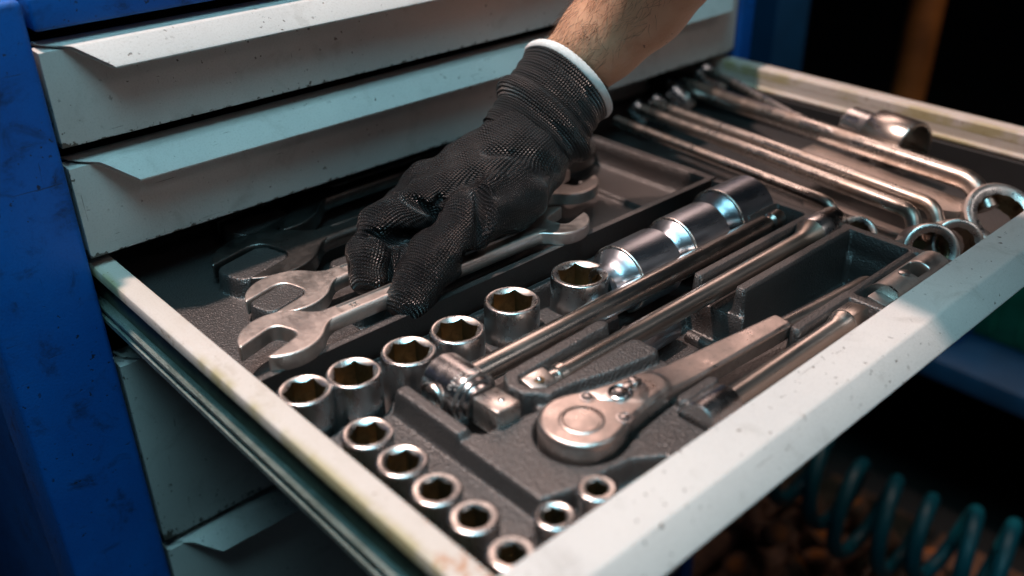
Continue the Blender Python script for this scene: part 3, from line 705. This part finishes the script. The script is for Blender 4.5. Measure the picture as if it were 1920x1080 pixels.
g = G(); g.lathe([(-6, 20), (-4, 21.5), (31, 21.5), (32, 20.8), (32, 18.5), (8, 17)], 'x', 40, (False, True)); mk('body', g, M['bar'], o, 40)
g = G(); g.lathe([(31.6, 18.6), (8, 17), (7.8, 5)], 'x', 40, (False, False)); mk('bore', g, M['dark'], o, 40)
SMALL = [('small socket at the back of the right bay, under the forearm', (476, -2, -22), 8, 10), ('small socket at the back of the right bay, middle of the three', (499, -4, -21), 8, 10),
         ('small bright socket at the back of the right bay, beside the rods', (524, -8, -20), 10, 13), ('dark socket in the far back corner of the right bay', (592, 8, -20), 12, 16)]
for lb, lc, r, hh in SMALL:
    o = thing('small_socket', lb, 'socket', lc, 0.4, 'small sockets at the back of the drawer')
    g = G(); g.lathe([(-hh, 5), (-hh, r - .8), (-hh + 1, r), (hh - 1, r), (hh, r - 1), (hh - .4, r * .62), (0, r * .6)], 'z', 32, T=rotm('X', -50)); mk('body', g, M['chrome'], o, 40)
for k, (x, y) in enumerate(((512, -172), (517, -184), (521, -199))):
    o = thing('hex_nut', ('small hex nut lying under the big cranked spanner, nearest the cabinet', 'small hex nut lying under the big cranked spanner, between two others', 'small hex nut lying under the big cranked spanner, nearest the front rail')[k], 'nut', (x, y, -31), .3 * k, 'nuts lying under the big spanner')
    a = np.arange(6) * PI / 3
    R = lambda r, z: [(r * math.cos(t), r * math.sin(t), z) for t in a]
    g = G(); g.loft([R(4, 7), R(4, -7), R(8.4, -7), R(9, -6), R(9, 6), R(8.2, 7), R(4.4, 7), R(4, 6)], (False, False)); mk('body', g, M['chrome'], o, 25)
o = thing('bolt_head', 'shiny domed bolt lying on the second cranked spanner', 'bolt', (468, -170, -14), 0)
g = G(); a = np.linspace(.05, PI / 2, 7); g.lathe([(-6, 3)] + [(7 * math.cos(t) - 3, 7 * math.sin(t)) for t in a[::-1]], 'z', 24, T=rotm('X', 15)); mk('dome', g, M['impact'], o, 0)

# ------------------------------------------------------------------ things beyond the cabinet
g = G(); g.lathe([(-830, 30), (900, 30)], 'z', 24); o = mk('post', g, M['orange'], None, 40, (1512, 223, 0)); o.rotation_euler = (0, math.radians(2.5), 0)
tag(o, 'blurred orange-brown upright post in the dark background', 'post')
g = G(); g.box((905, 140, -829), (985, 520, 400), 6, 2); o = mk('steel_cabinet', g, M['navy']); tag(o, 'dark blue steel cabinet standing behind the drawers', 'cabinet')
sh = thing('shelf_unit', 'dark blue low shelf unit at the right edge behind the front rail', 'shelf', (1000, 0, -829))
g = G(); g.box((0, -900, 320), (700, 300, 352), 3, 2); mk('shelf_board', g, M['navy'], sh)
for x, y in ((10, -880), (660, -880), (10, 270), (660, 270)):
    g = G(); g.box((x, y, 0), (x + 28, y + 28, 319.5), 2, 2); mk('leg', g, M['navy'], sh)
cr = thing('crate', 'green plastic crate on the shelf at the right edge', 'crate', (1190, -190, -476))
g = G(); g.box((-90, -120, 0), (90, 120, 130), 6, 2); g.box((-96, -126, 118), (96, 126, 134), 4, 2); mk('body', g, M['green'], cr)
g = G()
for k in range(6): g.box((-94, -112 + k * 38, 12), (-89, -104 + k * 38, 116), 1, 1)
mk('rib', g, M['green'], cr)
bx = thing('storage_bin', 'blue plastic bin standing on the shelf beside the green crate', 'bin', (1110, -60, -476))
g = G(); g.loft([[(-50, -60, 0), (50, -60, 0), (50, 60, 0), (-50, 60, 0)], [(-60, -70, 80), (60, -70, 80), (60, 70, 80), (-60, 70, 80)], [(-56, -66, 80), (56, -66, 80), (56, 66, 80), (-56, 66, 80)], [(-47, -57, 4), (47, -57, 4), (47, 57, 4), (-47, 57, 4)]]); mk('body', g, M['blue'], bx)
# coiled hose
A0, A1 = np.array((775., 0., -570.)), np.array((822., -400., -585.))
n = 420; tt = np.linspace(0, 1, n); ph = tt * 2 * PI * 8.5
ax = (A1 - A0) / np.linalg.norm(A1 - A0); e1 = np.cross(ax, (0, 0, 1)); e1 /= np.linalg.norm(e1); e2 = np.cross(ax, e1)
wv = 1 + .10 * np.sin(tt * 17 + 1) + .06 * np.sin(tt * 41)
pts = A0 + (tt + .012 * np.sin(tt * 29))[:, None] * (A1 - A0) + np.outer(-26 * np.sin(tt * PI) + 5 * np.sin(tt * 13), (0, 0, 1)) + (54 * wv)[:, None] * (np.cos(ph)[:, None] * e1 + np.sin(ph)[:, None] * e2)
g = G(); g.tube(pts, 9.5, 12); o = mk('coiled_hose', g, M['teal'], None, 0); tag(o, 'teal spiral air hose hanging below the drawer', 'air hose')
# rusty parts on a low pallet
pal = thing('pallet', 'worn brown wooden pallet on the floor under the coiled hose', 'pallet', (850, -120, -829))
for k in range(5):
    g = G(); g.box((-190, -230 + k * 94, 28), (190, -150 + k * 94, 46), 2, 1); mk('plank', g, M['rust'], pal)
for k in range(2):
    g = G(); g.box((-180 + k * 300, -230, 0), (-120 + k * 300, 226, 27.5), 2, 1); mk('beam', g, M['rust'], pal)
RP_ = [(-122, 95), (-95, 40), (-60, 90), (-40, 20), (-80, -30), (-20, -60), (0, 60), (10, 0), (40, -40), (-50, -90), (20, -120), (60, 20), (50, 90), (-110, -20), (0, -170), (80, -90), (-30, 140)]
proto = None
for k, (x, y) in enumerate(RP_):
    lb = 'rusty pipe fitting in the blurred heap on the pallet'
    if proto is None:
        proto = thing('pipe_fitting', lb, 'pipe fitting', (850 + x, -120 + y, -760), 0, 'rusty pipe fittings heaped on the pallet')
        g = G(); g.lathe([(-26, 12), (-26, 20), (-14, 20), (-13, 16), (13, 16), (14, 20), (26, 20), (26, 12)], 'z', 16); mk('body', g, M['rust'], proto, 30)
        g = G(); g.lathe([(-28, 13), (28, 13)], 'z', 6); mk('hex_core', g, M['orange'], proto, 30)
        o = proto
    else: o = dup(proto, (850 + x, -120 + y, -760 + (k % 3) * 18), lb)
    o.rotation_euler = (rng.uniform(-.9, .9), rng.uniform(-.9, .9), rng.uniform(0, 6))

# ------------------------------------------------------------------ the arm and the gloved hand
def sk(*pts): return [np.array(p, float) for p in pts]
def rcone(X, Y, Z, a, b, ra, rb):
    d = b - a; L = d @ d; t = np.clip(((X - a[0]) * d[0] + (Y - a[1]) * d[1] + (Z - a[2]) * d[2]) / L, 0, 1)
    return np.sqrt((X - a[0] - t * d[0]) ** 2 + (Y - a[1] - t * d[1]) ** 2 + (Z - a[2] - t * d[2]) ** 2) - (ra + (rb - ra) * t)
VIEW = np.array((.58, .645, -.494))
# chains: (points, radii); knit coordinate runs along each chain
HAND = {
 'wrist': (sk((276.7, -101, 70.9), (262, -101.5, 55), (250, -102.5, 44), (231, -105, 36)), (29.5, 30.5, 29.0, 29.0)),
 'palm_index': (sk((231, -111, 34), (196, -112, 27), (158, -102, 22)), (25, 22, 16.5)),
 'palm_mid': (sk((231, -100, 32), (200, -92, 27), (172, -82, 21)), (25, 21, 16)),
 'palm_ring': (sk((233, -95, 26), (206, -82, 20), (184, -70, 14)), (24, 20, 15)),
 'heel': (sk((233, -112, 26), (214, -121, 17), (196, -126, 12)), (22, 20, 17)),
 'index': (sk((156, -102, 20.5), (123, -103, 17), (104.5, -113, 8.5), (97, -121.5, 0.5)), (17.5, 15.0, 13.2, 11.0)),
 'middle': (sk((172, -82, 20), (142, -97, 14), (124.5, -110.5, 3.5), (116, -119.5, -3.5)), (16.5, 15.2, 14.2, 11.5)),
 'ring': (sk((184, -70, 13), (160, -66, 4), (150, -90, -8), (160, -118, -12)), (15, 12.5, 11.5, 10)),
 'little': (sk((204, -72, 9), (184, -64, 0), (176, -88, -10), (180, -118, -13)), (14, 11.5, 10.5, 9)),
 'thumb': (sk((206, -129, 20), (165, -134.5, 20), (129.5, -143.5, 9), (104.5, -150.3, -4.0)), (20.5, 17.0, 16.0, 13.4)),
}
GROOVE = []   # (a, b, radius) pressed folds
RIDGE = []    # (a, b, radius) raised folds
GROOVE += [((98, -106, 25), (115.7, -119.1, 18.7), 3.4), ((115.7, -119.1, 18.7), (136, -117, 13), 3.4), ((82, -111, 11), (121.4, -116.4, -4.6), 2.8),
           ((170, -138, 39), (162, -151.3, 25), 5.2), ((162, -151.3, 25), (150, -160, 8), 4.4), ((142, -158, 8), (175, -132, -8), 6.0),
           ((156, -116, 29), (137, -134, 22), 3.2), ((139, -109, 33), (152, -119, 22), 3.0), ((180, -143.5, 34.7), (216, -142, 40), 2.6), ((196, -116, 50), (222, -140, 44), 2.2)]
RIDGE += [((190, -132.6, 37.5), (170.1, -135.2, 34.5), 4.0), ((154.8, -144, 28), (139, -151.5, 16.5), 3.4), ((114.1, -108.5, 24), (129.7, -114.0, 20.5), 3.6), ((98.5, -118, 14.5), (106.1, -122, 12), 3.0), ((146, -132, 26.5), (134.5, -151, 16.5), 3.0)]
def hand_sdf(X, Y, Z, parts=None, folds=True):
    D = None
    for k, (P, R) in HAND.items():
        c = None
        for i in range(len(P) - 1):
            q = rcone(X, Y, Z, P[i], P[i + 1], R[i], R[i + 1]); c = q if c is None else smin(c, q, 4.0)
        if D is None: D = c
        else: D = smin(D, c, 9.0 if k in ('palm_index', 'palm_mid', 'palm_ring', 'heel') else (4.5 if k != 'thumb' else 5.0))
    if folds:
        for a, b, r in RIDGE: D = smin(D, rcone(X, Y, Z, np.array(a), np.array(b), r, r), 4.0)
        for a, b, r in GROOVE: D = smax(D, -rcone(X, Y, Z, np.array(a), np.array(b), r, r), 4.5)
        # loose cloth: low wavy relief
        D = D + .75 * np.sin(X * .16 + 1.3 * np.sin(Y * .12)) * np.sin(Y * .19 + Z * .15 + .7) + .5 * np.sin(Z * .33 + X * .21 - Y * .17)
    return D
def knit_coords(V):
    V = V.astype(np.float64); num = np.zeros((len(V), 3)); den = np.zeros(len(V)); off = 0.0
    order = ('wrist', 'palm_index', 'palm_mid', 'palm_ring', 'heel', 'index', 'middle', 'ring', 'little', 'thumb')
    h0 = HAND['wrist'][0][0]; hax = np.array((-119., -2., -49.)); hax /= np.linalg.norm(hax); hlat = np.cross(hax, VIEW); hlat /= np.linalg.norm(hlat)
    for k in order:
        P, R = HAND[k]; finger = k in ('index', 'middle', 'ring', 'little', 'thumb'); u0 = (P[0] - h0) @ hax; v0 = (P[0] - h0) @ hlat
        for i in range(len(P) - 1):
            d = P[i + 1] - P[i]; L = np.linalg.norm(d); e = d / L
            t = np.clip((V - P[i]) @ e / L, 0, 1); q = V - P[i] - t[:, None] * d
            dist = np.linalg.norm(q, axis=1) - (R[i] + (R[i + 1] - R[i]) * t)
            lat = np.cross(e, VIEW); lat /= np.linalg.norm(lat)
            u = u0 + (V - P[i]) @ e; v = (V - P[i]) @ lat
            # v as arc length so rows keep their pitch round the finger
            rr = np.linalg.norm(q, axis=1) + 1e-6; r0 = R[i]
            v = np.arctan2(q @ lat, -(q @ VIEW)) * r0
            v = v + v0
            if not finger: u = (V - h0) @ hax; v = (V - h0) @ hlat
            w_ = np.exp(-np.clip(dist, -4, 40) / 3.0)
            num += w_[:, None] * np.stack([u, v, np.full(len(V), 1.0 if finger else 0.0)], 1); den += w_; u0 += L
    return num / den[:, None]

def cloth(name, base, pitch, rough, coat):
    p = NT(name)
    at = p.n('ShaderNodeAttribute', attribute_name='knit'); sp = p.n('ShaderNodeSeparateXYZ'); p.l(at.outputs['Vector'], sp.inputs[0])
    u, v, cz = sp.outputs
    nz = p.noise(70, 2, .5)
    uu = p.math('ADD', p.math('MULTIPLY', u, 2 * PI / pitch), p.math('MULTIPLY', nz, 3.2))
    vv = p.math('MULTIPLY', v, 2 * PI / (pitch * 1.05))
    zig = p.math('MULTIPLY', p.math('SINE', vv), .9)
    row = p.math('SINE', p.math('ADD', uu, zig))
    col = p.math('SINE', p.math('MULTIPLY', vv, 1.0))
    h = p.math('ADD', row, p.math('MULTIPLY', col, .45))
    h = p.math('ADD', h, p.math('MULTIPLY', p.noise(1400, 2, .6), .7))
    c = p.mix(p.ramp(h, -.7, 1.0), tuple(b * .05 for b in base), base)
    c = p.mix(p.math('MULTIPLY', cz, .6), c, (.004, .004, .005))
    c = p.mix(p.math('MULTIPLY', p.ramp(p.noise(55, 4, .65), .55, .75), .25), c, (base[0] * 2.2, base[1] * 2.1, base[2] * 2.0))
    r = p.math('ADD', p.ramp(cz, 0.0, 0.8, rough, coat), p.math('MULTIPLY', p.noise(60, 3, .6), .12))
    p.set(Base_Color=c, Roughness=r, Specular_IOR_Level=.6)
    p.bump(h, 0.00065, 1.0)
    return p.m
M['glove'] = cloth('black_knit_glove', (0.040, 0.037, 0.038), 1.75, .32, .19)
V, F = surface_nets(hand_sdf, (80, -178, -30), (298, -35, 112), 1.05)
cut = np.array((276.7, -101, 70.9)); axd = np.array((.80, -.05, .59)); axd /= np.linalg.norm(axd)
# arm: one continuous body, wrist inside the cuff to the shoulder
ARM = sk((262, -90, 54), (280, -97, 73), (299, -114, 100), (314, -132, 125), (318, -182, 188), (304, -236, 255), (283, -285, 360), (292, -390, 490))
AR = (22, 23.0, 27, 30.5, 37, 40, 46, 54)
def arm_sdf(X, Y, Z):
    D = None
    for i in range(len(ARM) - 1):
        q = rcone(X, Y, Z, ARM[i], ARM[i + 1], AR[i], AR[i + 1]); D = q if D is None else smin(D, q, 10.0)
    # wrist tendons and the bone at the little-finger side
    D = smin(D, rcone(X, Y, Z, np.array((303., -121, 104)), np.array((312., -133, 117)), 17, 17), 9)
    return D
AV, AF = surface_nets(arm_sdf, (225, -460, 25), (420, -65, 560), 2.0)
def skin():
    p = NT('arm_skin')
    n = p.noise(26, 4, .6); m = p.noise(120, 3, .6); f = p.noise(700, 2, .6)
    c = p.mix(p.ramp(n, .3, .7), (0.72, 0.42, 0.27), (0.62, 0.31, 0.19))
    c = p.mix(p.math('MULTIPLY', p.ramp(m, .5, .75), .3), c, (0.50, 0.24, 0.14))
    c = p.mix(p.ramp(p.noise(210, 1, .5), .74, .765), c, (0.16, 0.07, 0.04))
    p.set(Base_Color=c, Roughness=.46, Subsurface_Weight=.12, Specular_IOR_Level=.4)
    p.b.inputs['Subsurface Radius'].default_value = (1, .35, .2); p.b.inputs['Subsurface Scale'].default_value = .004
    p.bump(p.math('ADD', p.noise(900, 3, .65), p.math('MULTIPLY', p.noise(160, 3, .6, vec=p.scale(1, 2.2, 1)), 1.6)), 0.0004, .5)
    return p.m
M['skin'] = skin()
person = big('person', AV, AF, M['skin'])
tag(person, 'person reaching in with a bare forearm and a black knitted work glove', 'person')
glove = big('glove', V, F, M['glove'], person)
kn = knit_coords(V)
at = glove.data.attributes.new('knit', 'FLOAT_VECTOR', 'POINT'); at.data.foreach_set('vector', kn.astype(np.float32).ravel())
glove['label'] = 'black knitted work glove pinching a spanner'
# cuff: ribbed tube with a rolled fold, white elastic rim
CA = sk((280, -101.4, 72.5), (270.5, -101.2, 64.5), (262.5, -101.4, 57.5), (257, -101.8, 51.5), (250, -102.5, 45.5), (242, -103.5, 40), (232, -105, 36))
cr_ = [34.2, 33.4, 33.6, 36.2, 34.6, 31.6, 30.2]
cen, rad = [], []
for i in range(len(CA) - 1):
    for t_ in np.linspace(0, 1, 9)[:-1]:
        cen.append(CA[i] * (1 - t_) + CA[i + 1] * t_); s_ = t_ * t_ * (3 - 2 * t_); rad.append(cr_[i] * (1 - s_) + cr_[i + 1] * s_)
cen = np.array(cen); rad = np.array(rad)
e_ax = -axd; lat = np.cross(e_ax, VIEW); lat /= np.linalg.norm(lat); dep = np.cross(lat, e_ax)
N = 160; a = np.arange(N) * 2 * PI / N
rings, kc = [], []
for i, (c, r) in enumerate(zip(cen, rad)):
    u = i * 1.25
    wob = 1 + .02 * np.sin(3 * a + i * .10) + .012 * np.sin(5 * a - i * .2)
    sag = 3.2 * np.exp(-((i - 25) / 4.0) ** 2) * (.65 + .35 * np.sin(2 * a + 1.2)) - 2.2 * np.exp(-((i - 33) / 3.0) ** 2) + .45 * np.sin(i * .95 + .8 * np.sin(a * 2))
    rr_ = (r + sag) * wob
    rings.append(c + (rr_ * np.cos(a))[:, None] * lat + (rr_ * .97 * np.sin(a))[:, None] * dep)
    kc.append(np.stack([np.full(N, u), a * r, np.zeros(N)], 1))
inner = [rings[0] * .0 + cen[0] + (rings[0] - cen[0]) * .93, cen[4] + (rings[4] - cen[4]) * .84]
g = G(); g.loft([inner[1], inner[0]] + rings, (False, False)); cuff = mk('cuff', g, M['glove'], glove, 0)
kc = np.concatenate([kc[0], kc[0]] + kc)
at = cuff.data.attributes.new('knit', 'FLOAT_VECTOR', 'POINT'); at.data.foreach_set('vector', kc.astype(np.float32).ravel())
# rim: a soft rolled band
rim = []
for j in range(10):
    t_ = j / 10 * 2 * PI
    rim.append(cen[0] - e_ax * (1.2 + 3.2 * math.cos(t_)) + (rings[0] - cen[0]) * (1.0 + .05 * math.sin(t_) ) + np.outer(.18 * np.sin(a * 60) + .5 * np.sin(a * 3 + 1), -e_ax))
rim.append(rim[0])
g = G(); g.loft(rim, (False, False)); o = mk('cuff_rim', g, M['cuff'], glove, 0); o['label'] = 'white elastic rim of the glove cuff'
# dark shirt sleeve, unseen; placed and widened to cast the arm's shadow
M['shirt'] = plain('dark_shirt', (0.02, 0.025, 0.04), .9, .4, 30)
g = G(); g.tube([ARM[4] + (ARM[5] - ARM[4]) * t_ for t_ in (.45, .46, .75)] + [ARM[5], ARM[5] * .5 + ARM[6] * .5, ARM[6], ARM[7]], [44, 52, 57, 63, 70, 78, 84], 40, True); mk('sleeve', g, M['shirt'], person, 0)
# arm hair: many fine tapered strands
hg = G(); cnt = 0
Nrm = None
ii = rng.permutation(len(AV))[:60000]
eps = 1.0
def grad(p):
    q = p.T; return np.stack([arm_sdf(q[0] + eps, q[1], q[2]) - arm_sdf(q[0] - eps, q[1], q[2]), arm_sdf(q[0], q[1] + eps, q[2]) - arm_sdf(q[0], q[1] - eps, q[2]), arm_sdf(q[0], q[1], q[2] + eps) - arm_sdf(q[0], q[1], q[2] - eps)], 1)
P = AV[ii]; P = P[(P[:, 2] > 78) & (P[:, 2] < 205)]
Gn = grad(P); Gn /= np.linalg.norm(Gn, axis=1)[:, None]
hairside = Gn @ np.array((-.88, .20, .42)); keep = (hairside > .25) & (rng.random(len(P)) < .10 + .22 * np.clip(hairside, 0, 1)); P, Gn = P[keep][:1500], Gn[keep][:1500]
down = np.array((-.45, .45, -.76)); side = np.array((-.75, -.35, -.2))
for p, nn in zip(P, Gn):
    L = rng.uniform(5, 13); tng = down * rng.uniform(.5, 1.1) + side * rng.uniform(-.3, .9) + rng.normal(size=3) * .28; tng -= nn * (tng @ nn); tng /= np.linalg.norm(tng) + 1e-9
    lift = rng.uniform(.25, .8); b = np.cross(nn, tng); pts = []
    for s_ in (0, .35, .7, 1.0):
        c = p + tng * L * s_ + nn * (L * lift * s_ * (1 - .55 * s_)) + b * L * .15 * s_ * s_ * rng.normal(); pts.append(c)
    w0 = .085
    V_ = []
    for c, w_ in zip(pts[:-1], (w0, w0 * .9, w0 * .6)):
        for k in range(3): V_.append(c + w_ * (math.cos(k * 2.094) * nn + math.sin(k * 2.094) * b))
    V_.append(pts[-1]); F_ = []
    for r_ in range(2):
        for k in range(3): F_.append((r_ * 3 + k, r_ * 3 + (k + 1) % 3, r_ * 3 + 3 + (k + 1) % 3, r_ * 3 + 3 + k))
    for k in range(3): F_.append((6 + k, 6 + (k + 1) % 3, 9))
    hg.add(V_, F_)
M['hair'] = plain('brown_hair', (0.10, 0.045, 0.02), .45, .4, 300)
o = mk('arm_hair', hg, M['hair'], person, 0); o['kind'] = 'stuff'
